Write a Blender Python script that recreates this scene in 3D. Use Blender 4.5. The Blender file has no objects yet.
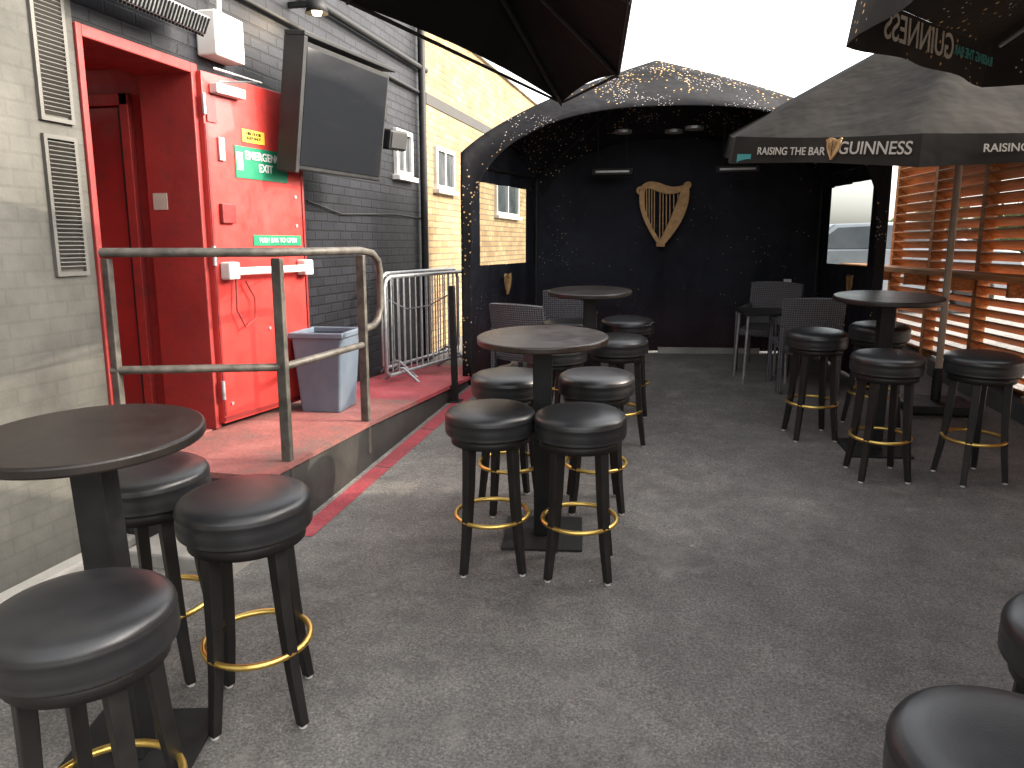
import bpy, bmesh, math, random
from mathutils import Vector, Matrix, Euler
random.seed(7)
R=math.radians
SL=R(3.3); TS=math.tan(SL)
scene=bpy.context.scene
scene.view_settings.view_transform='Standard'
scene.view_settings.look='None'
scene.view_settings.exposure=0
COL=scene.collection
def fz(y): return TS*max(-4,min(12,y))
def sm(t): t=max(0,min(1,t)); return t*t*(3-2*t)
def hump(x,y): return .04*sm((-x-.6)/.7)*sm((3.3-y)/.9)*sm((4.5+x)/1.)
# ---------------------------------------------------------------- materials
def newmat(name):
    m=bpy.data.materials.new(name); m.use_nodes=True
    nt=m.node_tree; b=nt.nodes['Principled BSDF']
    return m,nt,b
def N(nt,t,**k):
    n=nt.nodes.new(t)
    for a,v in k.items(): setattr(n,a,v)
    return n
def ramp(nt,src,stops):
    r=N(nt,'ShaderNodeValToRGB')
    e=r.color_ramp.elements
    while len(e)<len(stops): e.new(.5)
    for i,(p,c) in enumerate(stops):
        e[i].position=p; e[i].color=(c[0],c[1],c[2],1) if hasattr(c,'__len__') else (c,c,c,1)
    nt.links.new(src,r.inputs[0]); return r
def noise(nt,scale,detail=3,rough=.6,vec=None):
    n=N(nt,'ShaderNodeTexNoise'); n.inputs['Scale'].default_value=scale
    n.inputs['Detail'].default_value=min(detail,4); n.inputs['Roughness'].default_value=rough
    if vec is None:
        tc=N(nt,'ShaderNodeTexCoord'); vec=tc.outputs['Object']
    nt.links.new(vec,n.inputs['Vector']); return n
def bump(nt,b,src,strength,dist=.01,prev=None):
    bp=N(nt,'ShaderNodeBump'); bp.inputs['Strength'].default_value=strength; bp.inputs['Distance'].default_value=dist
    nt.links.new(src,bp.inputs['Height'])
    if prev: nt.links.new(prev.outputs[0],bp.inputs['Normal'])
    nt.links.new(bp.outputs[0],b.inputs['Normal']); return bp
def simple(name,c1,c2,rough=.5,metal=0,scale=8,bs=.1,bscale=60,bd=.005,r2=None,coat=0,spec=.5):
    m,nt,b=newmat(name)
    n=noise(nt,scale); r=ramp(nt,n.outputs[0],[(.35,c1),(.68,c2)])
    nt.links.new(r.outputs[0],b.inputs['Base Color'])
    b.inputs['Metallic'].default_value=metal; b.inputs['Specular IOR Level'].default_value=spec
    rr=ramp(nt,n.outputs[0],[(.3,rough),(.7,rough+.15 if r2 is None else r2)])
    nt.links.new(rr.outputs[0],b.inputs['Roughness'])
    if coat: b.inputs['Coat Weight'].default_value=coat
    if bs:
        n3=noise(nt,bscale,2); bump(nt,b,n3.outputs[0],bs,bd)
    return m
def mixc(nt,fac,c1,c2,typ='MIX'):
    m=N(nt,'ShaderNodeMix',data_type='RGBA',blend_type=typ)
    def put(s,v):
        if hasattr(v,'is_linked') or hasattr(v,'links'): nt.links.new(v,s)
        elif isinstance(v,(float,int)): s.default_value=v
        else: s.default_value=(v[0],v[1],v[2],1)
    put(m.inputs[0],fac); put(m.inputs[6],c1); put(m.inputs[7],c2)
    return m.outputs[2]
M={}
def mk_asphalt():
    m,nt,b=newmat('asphalt')
    big=noise(nt,.6,4,.7); r1=ramp(nt,big.outputs[0],[(.3,(.095,.089,.082)),(.5,(.138,.13,.12)),(.7,(.195,.184,.168))])
    fine=noise(nt,95,3,.85); r2=ramp(nt,fine.outputs[0],[(.3,.38),(.5,.92),(.7,1.9)])
    c=mixc(nt,1.0,r1.outputs[0],r2.outputs[0],'MULTIPLY')
    mid=noise(nt,5,4,.8); r3=ramp(nt,mid.outputs[0],[(.3,.68),(.7,1.28)])
    c=mixc(nt,1.0,c,r3.outputs[0],'MULTIPLY')
    v=N(nt,'ShaderNodeTexVoronoi'); v.inputs['Scale'].default_value=2.1
    tc=N(nt,'ShaderNodeTexCoord'); nt.links.new(tc.outputs['Object'],v.inputs['Vector'])
    s=ramp(nt,v.outputs['Distance'],[(.02,1),(.045,0)])
    ml=N(nt,'ShaderNodeMath',operation='MULTIPLY'); nt.links.new(s.outputs[0],ml.inputs[0]); nt.links.new(mid.outputs[0],ml.inputs[1])
    c=mixc(nt,ml.outputs[0],c,(.4,.38,.34))
    st=noise(nt,1.3,4,.85); sr=ramp(nt,st.outputs[0],[(.52,0),(.75,.5)])
    c=mixc(nt,sr.outputs[0],c,(.075,.071,.066))
    du=noise(nt,2.7,4,.85); dr=ramp(nt,du.outputs[0],[(.54,0),(.74,.45)])
    c=mixc(nt,dr.outputs[0],c,(.27,.255,.23))
    nt.links.new(c,b.inputs['Base Color'])
    rr=ramp(nt,mid.outputs[0],[(.3,.65),(.7,.92)]); nt.links.new(rr.outputs[0],b.inputs['Roughness'])
    b1=bump(nt,b,fine.outputs[0],.9,.007); bump(nt,b,mid.outputs[0],.4,.02,b1)
    return m
M['asphalt']=mk_asphalt()
def mk_brick(name,c1,c2,mort,rough,bs,nscale=2.,nmul=(.6,1.4),spec=.5):
    m,nt,b=newmat(name)
    tc=N(nt,'ShaderNodeTexCoord'); sp=N(nt,'ShaderNodeSeparateXYZ'); cb=N(nt,'ShaderNodeCombineXYZ')
    nt.links.new(tc.outputs['Object'],sp.inputs[0]); nt.links.new(sp.outputs[1],cb.inputs[0]); nt.links.new(sp.outputs[2],cb.inputs[1])
    br=N(nt,'ShaderNodeTexBrick'); nt.links.new(cb.outputs[0],br.inputs['Vector'])
    br.inputs['Scale'].default_value=1; br.inputs['Brick Width'].default_value=.225; br.inputs['Row Height'].default_value=.075
    br.inputs['Mortar Size'].default_value=.008; br.inputs['Mortar Smooth'].default_value=.3
    br.inputs['Color1'].default_value=(*c1,1); br.inputs['Color2'].default_value=(*c2,1); br.inputs['Mortar'].default_value=(*mort,1)
    n=noise(nt,nscale,4,.7); r=ramp(nt,n.outputs[0],[(.3,nmul[0]),(.7,nmul[1])])
    c=mixc(nt,1.,br.outputs['Color'],r.outputs[0],'MULTIPLY')
    nt.links.new(c,b.inputs['Base Color']); b.inputs['Roughness'].default_value=rough; b.inputs['Specular IOR Level'].default_value=spec
    inv=N(nt,'ShaderNodeMath',operation='SUBTRACT'); inv.inputs[0].default_value=1; nt.links.new(br.outputs['Fac'],inv.inputs[1])
    b1=bump(nt,b,inv.outputs[0],bs,.012); f=noise(nt,45,2); bump(nt,b,f.outputs[0],.35,.006,b1)
    return m
M['blackbrick']=mk_brick('black_painted_brick',(.0075,.0082,.011),(.0125,.0135,.0175),(.0045,.0045,.006),.5,1.,3,spec=.22)
M['beigebrick']=mk_brick('beige_brick',(.21,.135,.068),(.29,.2,.105),(.14,.108,.075),.9,.7,2,(.7,1.2),spec=.2)
M['greywall']=mk_brick('grey_painted_brick',(.072,.070,.062),(.076,.074,.0655),(.067,.065,.057),.7,.13,1.3,(.55,1.45),spec=.3)
M['roofgrey']=simple('roof_felt',(.085,.082,.073),(.165,.158,.138),.8,0,1.7,.35,14,.01)
M['leather']=simple('black_leather',(.012,.012,.013),(.02,.02,.021),.3,0,6,.25,170,.0015,.42)
M['blackwood']=simple('black_wood',(.008,.007,.007),(.014,.012,.011),.42,0,12,.12,90,.002,spec=.4)
M['gold']=simple('brass',(.72,.48,.12),(.82,.58,.18),.28,1,20,.05,90,.001)
M['harpgold']=simple('harp_gold',(.28,.165,.07),(.46,.29,.13),.5,.35,14,.1,40,.003)
M['white']=simple('white_plastic',(.5,.49,.46),(.6,.58,.55),.4,0,5,.03)
M['blackmetal']=simple('black_metal',(.009,.009,.0095),(.017,.017,.017),.5,.1,14,.06,spec=.3)
M['galv']=simple('galvanised_steel',(.3,.31,.32),(.45,.46,.47),.4,.75,16,.08,70,.002)
M['railpaint']=simple('weathered_rail_paint',(.045,.04,.034),(.11,.1,.085),.5,.3,11,.25,50,.003)
def mk_red(name,c1,c2,rough,coat):
    m,nt,b=newmat(name)
    n=noise(nt,1.8,4,.7); r=ramp(nt,n.outputs[0],[(.3,c1),(.7,c2)])
    s=noise(nt,9,4,.8); sr=ramp(nt,s.outputs[0],[(.54,0),(.72,.6)])
    c=mixc(nt,sr.outputs[0],r.outputs[0],(c1[0]*.5,.02,.016))
    nt.links.new(c,b.inputs['Base Color']); rr=ramp(nt,s.outputs[0],[(.3,rough),(.7,rough+.25)]); nt.links.new(rr.outputs[0],b.inputs['Roughness'])
    b.inputs['Coat Weight'].default_value=coat
    bump(nt,b,n.outputs[0],.3,.025); return m
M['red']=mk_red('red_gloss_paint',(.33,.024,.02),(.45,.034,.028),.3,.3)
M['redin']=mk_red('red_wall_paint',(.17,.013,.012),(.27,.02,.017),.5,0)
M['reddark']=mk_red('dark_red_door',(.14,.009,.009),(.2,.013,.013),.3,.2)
M['green']=simple('sign_green',(.005,.13,.065),(.005,.16,.08),.35,0,5,0)
M['yellow']=simple('sign_yellow',(.5,.36,.03),(.56,.42,.05),.4,0,5,0)
M['teal']=simple('teal_print',(.02,.17,.16),(.03,.21,.2),.6,0,5,0)
M['printwhite']=simple('cream_print',(.3,.275,.23),(.38,.35,.3),.7,0,5,0)
M['bin']=simple('blue_grey_plastic',(.07,.095,.125),(.105,.13,.165),.5,0,4,.1)
M['car']=simple('silver_car_paint',(.22,.24,.27),(.26,.28,.31),.25,.3,4,0,coat=.6)
M['tyre']=simple('tyre_rubber',(.015,.015,.015),(.03,.03,.03),.8,0,8,.1)
M['rope']=simple('red_cord',(.15,.01,.01),(.22,.02,.02),.6,0,8,.1)
M['polepaint']=simple('tan_pole',(.25,.2,.15),(.33,.27,.21),.45,.2,6,.05)
def mk_tabletop():
    m,nt,b=newmat('stained_wood_top')
    tc=N(nt,'ShaderNodeTexCoord'); mp=N(nt,'ShaderNodeMapping'); mp.inputs['Scale'].default_value=(1.2,14,1)
    nt.links.new(tc.outputs['Object'],mp.inputs[0])
    n=noise(nt,4,4,.7,mp.outputs[0]); r=ramp(nt,n.outputs[0],[(.3,(.014,.009,.007)),(.55,(.024,.0145,.0105)),(.8,(.046,.028,.019))])
    w=noise(nt,7,4,.7); wr=ramp(nt,w.outputs[0],[(.5,0),(.75,.4)])
    c=mixc(nt,wr.outputs[0],r.outputs[0],(.05,.034,.024))
    nt.links.new(c,b.inputs['Base Color'])
    rr=ramp(nt,w.outputs[0],[(.3,.26),(.7,.4)]); nt.links.new(rr.outputs[0],b.inputs['Roughness'])
    bump(nt,b,n.outputs[0],.12,.002); return m
M['top']=mk_tabletop()
M['topblack']=simple('black_table_top',(.009,.007,.006),(.018,.014,.012),.3,0,5,.08,60,.002,.42,spec=.4)
def mk_wood(name,a,b_,c_):
    m,nt,b=newmat(name)
    tc=N(nt,'ShaderNodeTexCoord'); mp=N(nt,'ShaderNodeMapping'); mp.inputs['Scale'].default_value=(.9,10,22)
    nt.links.new(tc.outputs['Object'],mp.inputs[0])
    n=noise(nt,3,4,.65,mp.outputs[0]); r=ramp(nt,n.outputs[0],[(.3,a),(.5,b_),(.75,c_)])
    n2=noise(nt,1.3,3); r2=ramp(nt,n2.outputs[0],[(.3,.6),(.7,1.25)])
    c=mixc(nt,1.,r.outputs[0],r2.outputs[0],'MULTIPLY')
    nt.links.new(c,b.inputs['Base Color']); b.inputs['Roughness'].default_value=.6; b.inputs['Specular IOR Level'].default_value=.25
    bump(nt,b,n.outputs[0],.3,.003); return m
M['wood']=mk_wood('orange_brown_slats',(.14,.045,.012),(.27,.10,.028),(.4,.175,.06))
M['woodlight']=mk_wood('orange_shelf_timber',(.3,.125,.04),(.45,.2,.065),(.55,.28,.11))
def mk_wicker():
    m,nt,b=newmat('grey_wicker')
    tc=N(nt,'ShaderNodeTexCoord')
    ws=[]
    for ax in ('X','Z'):
        w=N(nt,'ShaderNodeTexWave',wave_type='BANDS',bands_direction=ax); w.inputs['Scale'].default_value=16
        nt.links.new(tc.outputs['Object'],w.inputs[0]); ws.append(w)
    c=mixc(nt,.5,ws[0].outputs[0],ws[1].outputs[0])
    r=ramp(nt,c,[(.2,(.025,.025,.028)),(.75,(.12,.12,.13))]); nt.links.new(r.outputs[0],b.inputs['Base Color'])
    b.inputs['Roughness'].default_value=.6; bump(nt,b,c,.8,.006); return m
M['wicker']=mk_wicker()
def mk_fabric(name,base,speck,thr=.12,wrinkle=.35,rough=.8,red=False,lohi=(.47,.62)):
    m,nt,b=newmat(name)
    b.inputs['Specular IOR Level'].default_value=.12
    tc=N(nt,'ShaderNodeTexCoord')
    n=noise(nt,1.4,3); r=ramp(nt,n.outputs[0],[(.3,[x*.7 for x in base]),(.7,[x*1.35 for x in base])])
    c=r.outputs[0]
    if red:
        sp=N(nt,'ShaderNodeSeparateXYZ'); nt.links.new(tc.outputs['Object'],sp.inputs[0])
        zr=N(nt,'ShaderNodeMapRange'); zr.inputs[1].default_value=.6; zr.inputs[2].default_value=1.35; zr.inputs[3].default_value=.6; zr.inputs[4].default_value=0
        nt.links.new(sp.outputs[2],zr.inputs[0]); c=mixc(nt,zr.outputs[0],c,(.03,.011,.012))
    if speck:
        for sc,col,d0 in ((24,(.6,.38,.15),0),(37,(.55,.5,.46),.03)):
            lo,hi=lohi[0]+d0,lohi[1]+d0
            v=N(nt,'ShaderNodeTexVoronoi'); v.inputs['Scale'].default_value=sc
            nt.links.new(tc.outputs['Object'],v.inputs['Vector'])
            d=ramp(nt,v.outputs['Distance'],[(thr,1),(thr+.09,0)])
            k=noise(nt,speck+sc*.02,2,.5); kr=ramp(nt,k.outputs[0],[(lo,0),(hi,1)])
            sx=N(nt,'ShaderNodeSeparateColor'); nt.links.new(v.outputs['Color'],sx.inputs[0])
            lt=N(nt,'ShaderNodeMath',operation='LESS_THAN'); nt.links.new(sx.outputs[0],lt.inputs[0]); nt.links.new(kr.outputs[0],lt.inputs[1])
            mu=N(nt,'ShaderNodeMath',operation='MULTIPLY'); nt.links.new(d.outputs[0],mu.inputs[0]); nt.links.new(lt.outputs[0],mu.inputs[1])
            c=mixc(nt,mu.outputs[0],c,col)
    nt.links.new(c,b.inputs['Base Color']); b.inputs['Roughness'].default_value=rough
    w=noise(nt,2.2,3,.55); bump(nt,b,w.outputs[0],wrinkle,.12)
    return m
M['gazroof']=mk_fabric('speckled_black_canvas',(.013,.0125,.014),1.1,.16)
M['gazwall']=mk_fabric('black_canvas_wall',(.015,.0165,.0225),1.0,.05,wrinkle=.6,rough=.7,red=True,lohi=(.52,.72))
M['umb']=mk_fabric('parasol_canvas',(.0165,.0142,.012),0,wrinkle=.35,rough=.95)
M['awn']=mk_fabric('black_awning_canvas',(.009,.009,.0095),0,wrinkle=.3)
M['umbspeck']=mk_fabric('parasol_canvas_speckled',(.022,.0195,.017),1.7,.12,wrinkle=.3,rough=.95)
def mk_platform(name,a,b_,c_):
    m,nt,b=newmat(name)
    n=noise(nt,2.2,4,.75); r=ramp(nt,n.outputs[0],[(.34,a),(.5,b_),(.7,c_)])
    f=noise(nt,60,3); fr=ramp(nt,f.outputs[0],[(.3,.7),(.7,1.25)])
    c=mixc(nt,1.,r.outputs[0],fr.outputs[0],'MULTIPLY')
    nt.links.new(c,b.inputs['Base Color']); b.inputs['Roughness'].default_value=.7
    bump(nt,b,f.outputs[0],.4,.004); return m
M['plat']=mk_platform('worn_red_floor_paint',(.13,.075,.066),(.21,.07,.062),(.28,.11,.1))
M['ramp']=mk_platform('red_ramp_paint',(.2,.035,.042),(.3,.04,.052),(.37,.08,.09))
M['fascia']=simple('dark_stained_timber',(.014,.013,.012),(.034,.031,.028),.7,0,4,.3,30,.006)
M['concrete']=simple('concrete',(.2,.195,.18),(.36,.35,.32),.85,0,3,.35,40,.006)
M['ventpaint']=simple('vent_grey',(.07,.067,.06),(.105,.1,.09),.6,0,3,.1)
M['paleconcrete']=simple('pale_concrete',(.2,.19,.175),(.33,.315,.285),.85,0,3,.3,40,.006)
M['darkkerb']=simple('dark_kerb',(.03,.03,.032),(.06,.06,.06),.75,0,3,.3,40,.006)
M['leaf']=simple('leaf',(.04,.075,.02),(.09,.13,.04),.6,0,3,0)
M['litter']=simple('dry_litter',(.12,.08,.04),(.4,.35,.28),.8,0,2,0)
M['bark']=simple('bark',(.09,.07,.05),(.16,.12,.09),.9,0,8,.5,20,.01)
def mk_screen():
    m,nt,b=newmat('tv_screen'); b.inputs['Base Color'].default_value=(.01,.011,.013,1)
    n=noise(nt,2.5,3); r=ramp(nt,n.outputs[0],[(.3,.05),(.7,.1)]); nt.links.new(r.outputs[0],b.inputs['Roughness'])
    b.inputs['Specular IOR Level'].default_value=1.; return m
M['screen']=mk_screen()
def mk_film(name,a,tint=(.75,.8,.8)):
    m,nt,b=newmat(name)
    out=nt.nodes['Material Output']; tr=N(nt,'ShaderNodeBsdfTransparent'); tr.inputs[0].default_value=(*tint,1)
    mx=N(nt,'ShaderNodeMixShader'); mx.inputs[0].default_value=a
    b.inputs['Roughness'].default_value=.12; b.inputs['Base Color'].default_value=(.05,.055,.06,1)
    nt.links.new(tr.outputs[0],mx.inputs[1]); nt.links.new(b.outputs[0],mx.inputs[2]); nt.links.new(mx.outputs[0],out.inputs[0])
    return m
M['film']=mk_film('clear_pvc_film',.3)
M['glass']=simple('dark_window_glass',(.03,.035,.04),(.06,.065,.07),.08,0,2,0,r2=.15)
def mk_emit(name,c,s):
    m,nt,b=newmat(name); b.inputs['Emission Color'].default_value=(*c,1); b.inputs['Emission Strength'].default_value=s
    b.inputs['Base Color'].default_value=(.8,.8,.8,1); return m
M['lampglow']=mk_emit('lamp_glow',(1,.72,.38),12)
M['tubeglow']=mk_emit('tube_glow',(1,.95,.85),3)
# ---------------------------------------------------------------- mesh helpers
def finish(bm,name,mat,parent=None,bevel=0,smooth=False,loc=None,rot=None,seg=2):
    me=bpy.data.meshes.new(name); bm.normal_update(); bm.to_mesh(me); bm.free()
    ob=bpy.data.objects.new(name,me); COL.objects.link(ob)
    if mat: me.materials.append(M[mat] if isinstance(mat,str) else mat)
    if parent: ob.parent=parent
    if loc: ob.location=loc
    if rot: ob.rotation_euler=rot
    if smooth:
        for p in me.polygons: p.use_smooth=True
    if bevel:
        md=ob.modifiers.new('bevel','BEVEL'); md.width=bevel; md.segments=seg; md.limit_method='ANGLE'
    return ob
def empty(name,loc=(0,0,0),rot=(0,0,0)):
    e=bpy.data.objects.new(name,None); e.empty_display_size=.1; COL.objects.link(e)
    e.location=loc; e.rotation_euler=rot; return e
YO=.1
def femp(name,x,y,rz=0,z=0,s=1):
    y=y+YO; z=z+hump(x,y)
    e=empty(name); e.matrix_world=Matrix.Translation((x,y*math.cos(SL)-z*math.sin(SL),y*math.sin(SL)+z*math.cos(SL)))@Matrix.Rotation(SL,4,'X')@Matrix.Rotation(rz,4,'Z')@Matrix.Scale(s,4)
    return e
def addbox(bm,x0,x1,y0,y1,z0,z1,mat=None):
    m=Matrix.Translation(((x0+x1)/2,(y0+y1)/2,(z0+z1)/2))@Matrix.Diagonal((abs(x1-x0),abs(y1-y0),abs(z1-z0),1))
    if mat is not None: m=mat@m
    bmesh.ops.create_cube(bm,size=1,matrix=m)
def box(name,x0,x1,y0,y1,z0,z1,mat,parent=None,bevel=.004,rot=None,loc=None):
    bm=bmesh.new(); addbox(bm,x0,x1,y0,y1,z0,z1); return finish(bm,name,mat,parent,bevel,loc=loc,rot=rot)
def addtube(bm,p0,p1,r,seg=12,r2=None):
    p0=Vector(p0);p1=Vector(p1);d=p1-p0
    q=d.to_track_quat('Z','Y').to_matrix().to_4x4()
    bmesh.ops.create_cone(bm,cap_ends=True,segments=seg,radius1=r,radius2=r if r2 is None else r2,depth=d.length,matrix=Matrix.Translation((p0+p1)/2)@q)
def tube(name,pts,r,mat,parent=None,cyclic=False,res=6):
    cu=bpy.data.curves.new(name,'CURVE'); cu.dimensions='3D'; cu.bevel_depth=r; cu.bevel_resolution=4; cu.use_fill_caps=True
    s=cu.splines.new('POLY'); s.points.add(len(pts)-1)
    for i,p in enumerate(pts): s.points[i].co=(*p,1)
    s.use_cyclic_u=cyclic
    ob=bpy.data.objects.new(name,cu); COL.objects.link(ob)
    bpy.context.view_layer.update()
    me=bpy.data.meshes.new_from_object(ob); bpy.data.objects.remove(ob)
    o2=bpy.data.objects.new(name,me); COL.objects.link(o2); me.materials.clear(); me.materials.append(M[mat])
    for p in me.polygons: p.use_smooth=True
    if parent: o2.parent=parent
    return o2
def lathe(name,prof,mat,parent=None,seg=48,smooth=True,bevel=0):
    bm=bmesh.new(); rings=[]
    for r,z in prof:
        if r<1e-5: rings.append([bm.verts.new((0,0,z))])
        else: rings.append([bm.verts.new((r*math.cos(2*math.pi*i/seg),r*math.sin(2*math.pi*i/seg),z)) for i in range(seg)])
    for a,b in zip(rings,rings[1:]):
        for i in range(seg):
            j=(i+1)%seg
            if len(a)==1: bm.faces.new((a[0],b[j],b[i]))
            elif len(b)==1: bm.faces.new((a[i],a[j],b[0]))
            else: bm.faces.new((a[i],a[j],b[j],b[i]))
    bmesh.ops.recalc_face_normals(bm,faces=bm.faces)
    return finish(bm,name,mat,parent,bevel,smooth)
def text(name,s,size,mat,parent,loc,rot,mirror=False,ext=.002,bold=0):
    cu=bpy.data.curves.new(name,'FONT'); cu.body=s; cu.size=size; cu.extrude=ext; cu.align_x='CENTER'; cu.align_y='CENTER'; cu.offset=bold
    ob=bpy.data.objects.new(name,cu); COL.objects.link(ob); bpy.context.view_layer.update()
    me=bpy.data.meshes.new_from_object(ob); bpy.data.objects.remove(ob)
    if mirror:
        for v in me.vertices: v.co.x*=-1
    o=bpy.data.objects.new(name,me); COL.objects.link(o); me.materials.clear(); me.materials.append(M[mat]); o.parent=parent
    o.location=loc; o.rotation_euler=rot; return o
# ---------------------------------------------------------------- ground
bm=bmesh.new()
ys=[-300,-30,-4]+[-4+.25*i for i in range(1,65)]+[30,400]; xs=[-300,-20,-6]+[-5.75+.25*i for i in range(40)]+[5,20,300]
grid=[[bm.verts.new((x,y,fz(y)+hump(x,y))) for x in xs] for y in ys]
for i in range(len(ys)-1):
    for j in range(len(xs)-1): bm.faces.new((grid[i][j],grid[i][j+1],grid[i+1][j+1],grid[i+1][j]))
finish(bm,'ground','asphalt',smooth=True)
bm=bmesh.new(); rg=random.Random(5)
for i in range(170):
    x=rg.uniform(-2.6,2.6); y=rg.uniform(.8,9); s=rg.uniform(.003,.009)
    if rg.random()<.45: x=-2.0+rg.gauss(0,.12) if y>3.4 else -2.5+rg.gauss(0,.25)
    z=fz(y)+hump(x,y)+.003; a=rg.uniform(0,6.28)
    pts=[(s*1.8,0),(.3*s,s*.7),(-s*1.4,.2*s),(0,-s*.6)]
    bm.faces.new([bm.verts.new((x+px*math.cos(a)-py*math.sin(a),y+px*math.sin(a)+py*math.cos(a),z+rg.uniform(0,.004))) for px,py in pts])
finish(bm,'ground_litter','litter')
# ---------------------------------------------------------------- stools
def stool(x,y,rz=0.0,name='bar_stool'):
    e=femp(name,x,y,rz,0,1.055)
    lathe('seat_cushion',[(0,.772),(.08,.771),(.14,.767),(.18,.758),(.198,.747),(.2045,.735),(.2035,.729),(.2065,.725),(.2035,.721),(.206,.70),(.206,.675),(.2035,.665),(.205,.662),(.2035,.658),(.197,.652),(0,.652)],'leather',e,56)
    lathe('seat_ring',[(0,.652),(.18,.652),(.18,.612),(.165,.612),(.165,.64),(0,.64)],'blackwood',e,40,bevel=0)
    bm=bmesh.new()
    for k in range(4):
        a=R(45+90*k)
        lv=[(.655,.135,.022),(.5,.142,.0205),(.33,.152,.019),(.18,.166,.0175),(.01,.19,.0155)]
        rings=[]
        for z,r,h in lv:
            c=Vector((r*math.cos(a),r*math.sin(a),z)); ring=[]
            for q in range(4):
                b=a+R(45)+q*R(90); ring.append(bm.verts.new(c+Vector((h*1.414*math.cos(b),h*1.414*math.sin(b),0))))
            rings.append(ring)
        for r1,r2 in zip(rings,rings[1:]):
            for q in range(4): bm.faces.new((r1[q],r2[q],r2[(q+1)%4],r1[(q+1)%4]))
        bm.faces.new(rings[0]); bm.faces.new(rings[-1][::-1])
    bmesh.ops.recalc_face_normals(bm,faces=bm.faces)
    finish(bm,'legs','blackwood',e,.003)
    bm=bmesh.new()
    for k in range(4):
        a=R(45+90*k); addtube(bm,(.191*math.cos(a),.191*math.sin(a),0),(.191*math.cos(a),.191*math.sin(a),.011),.013)
    finish(bm,'foot_glides','white',e)
    rr=.168
    tube('foot_ring',[(rr*math.cos(2*math.pi*i/48),rr*math.sin(2*math.pi*i/48),.255) for i in range(48)],.0105,'gold',e,True)
    return e
ST=[(-.94,3.42,.25),(-.51,3.44,.1),(-1.03,4.16,.5),(-.54,4.26,.2),(-.93,5.1,.3),(-.54,5.44,.7),(-.55,6.3,.2),(-1.0,6.1,.4),
(-1.43,2.11,.42),(-1.93,2.27,.2),(-1.42,1.39,.3),(.60,1.37,.2),(.96,1.86,.5),(1.17,5.12,.15),(1.73,5.19,.35),(.86,5.92,.2),(1.36,6.3,.5)]
for s in ST: stool(*s)
# ---------------------------------------------------------------- tables
def table(x,y,r,mat='topblack',rz=0.):
    e=femp('poseur_table',x,y,rz)
    lathe('table_top',[(0,1.092),(r-.008,1.092),(r-.002,1.089),(r,1.084),(r,1.066),(r-.003,1.06),(r-.012,1.057),(0,1.057)],mat,e,72,False,0)
    box('top_bracket',-.13,.13,-.13,.13,1.047,1.0565,'blackmetal',e,.002)
    box('column',-.048,.048,-.048,.048,.014,1.047,'blackmetal',e,.006)
    box('base_plate',-.21,.21,-.21,.21,0.002,.014,'blackmetal',e,.003)
    return e
table(-1.71,1.80,.32,'topblack',.25); table(-.76,3.80,.335,'top',.15); table(1.26,5.68,.35,'topblack',.1); table(-.79,5.78,.315,'topblack',.2)
table(1.35,1.35,.34,'topblack',.1)
# ---------------------------------------------------------------- wicker chairs
def chair(x,y,rz):
    e=femp('wicker_chair',x,y,rz)
    box('seat',-.25,.25,-.24,.26,.38,.45,'wicker',e,.02)
    bm=bmesh.new()
    n=12
    A=[];B=[]
    for i in range(n+1):
        t=-1+2*i/n; xx=.27*t
        for lst,zz,yy,dz in ((A,.36,-.25,0),(B,.88,-.34,-.015*t*t)):
            lst.append((xx,yy+.05*t*t,zz+dz))
    va=[bm.verts.new(p) for p in A]; vb=[bm.verts.new(p) for p in B]
    for i in range(n): bm.faces.new((va[i],va[i+1],vb[i+1],vb[i]))
    o=finish(bm,'backrest','wicker',e); md=o.modifiers.new('s','SOLIDIFY'); md.thickness=.035
    bm=bmesh.new()
    for sx in (-1,1):
        addbox(bm,sx*.255-.025,sx*.255+.025,-.26,.25,.62,.65)
        addbox(bm,sx*.255-.02,sx*.255+.02,.21,.25,.0,.62)
        addbox(bm,sx*.255-.02,sx*.255+.02,-.27,-.23,.0,.6)
    finish(bm,'arms_and_legs','wicker',e,.006)
chair(.98,7.5,.1); chair(.72,8.25,math.pi*.9); chair(-1.45,6.75,-.3); chair(-1.3,7.9,.2)
e=femp('side_table',.62,7.75,.2)
box('table_top',-.22,.22,-.2,.2,.66,.685,'blackwood',e)
bm=bmesh.new()
for sx in (-1,1):
    for sy in (-1,1): addtube(bm,(sx*.2,sy*.18,0),(sx*.18,sy*.16,.66),.012)
finish(bm,'legs','galv',e)
# ---------------------------------------------------------------- left building (black brick)
B=empty('black_brick_building')
XW=-3.0
bm=bmesh.new()
addbox(bm,XW-.35,XW,4.30,8.4,-.6,4.3)
addbox(bm,XW-.35,XW,3.36,4.30,2.83,4.3)
finish(bm,'brick_wall','blackbrick',B)
bm=bmesh.new()
addbox(bm,XW-.35,XW+.012,-5,3.36,-.6,4.3)
finish(bm,'painted_brick_wall','greywall',B)
bm=bmesh.new(); addbox(bm,-9,XW-.0,-5,8.39,4.3,4.42); addbox(bm,-9,-8.7,-5,8.39,-.6,4.3); addbox(bm,-8.7,XW-.36,8.1,8.38,-.6,4.3)
finish(bm,'roof_and_rear','roofgrey',B)
bm=bmesh.new()
addbox(bm,-4.3,XW-.35,4.30,4.38,.5,2.9); addbox(bm,-4.3,XW-.35,3.28,3.36,.5,2.9); addbox(bm,-4.38,-4.3,3.28,4.38,.5,2.9); addbox(bm,-4.3,XW-.351,3.3,4.3,2.83,2.9)
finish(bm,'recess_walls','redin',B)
box('recess_floor',-4.3,XW-.001,3.361,4.299,.52,.6,'plat',B)
bm=bmesh.new()
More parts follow.
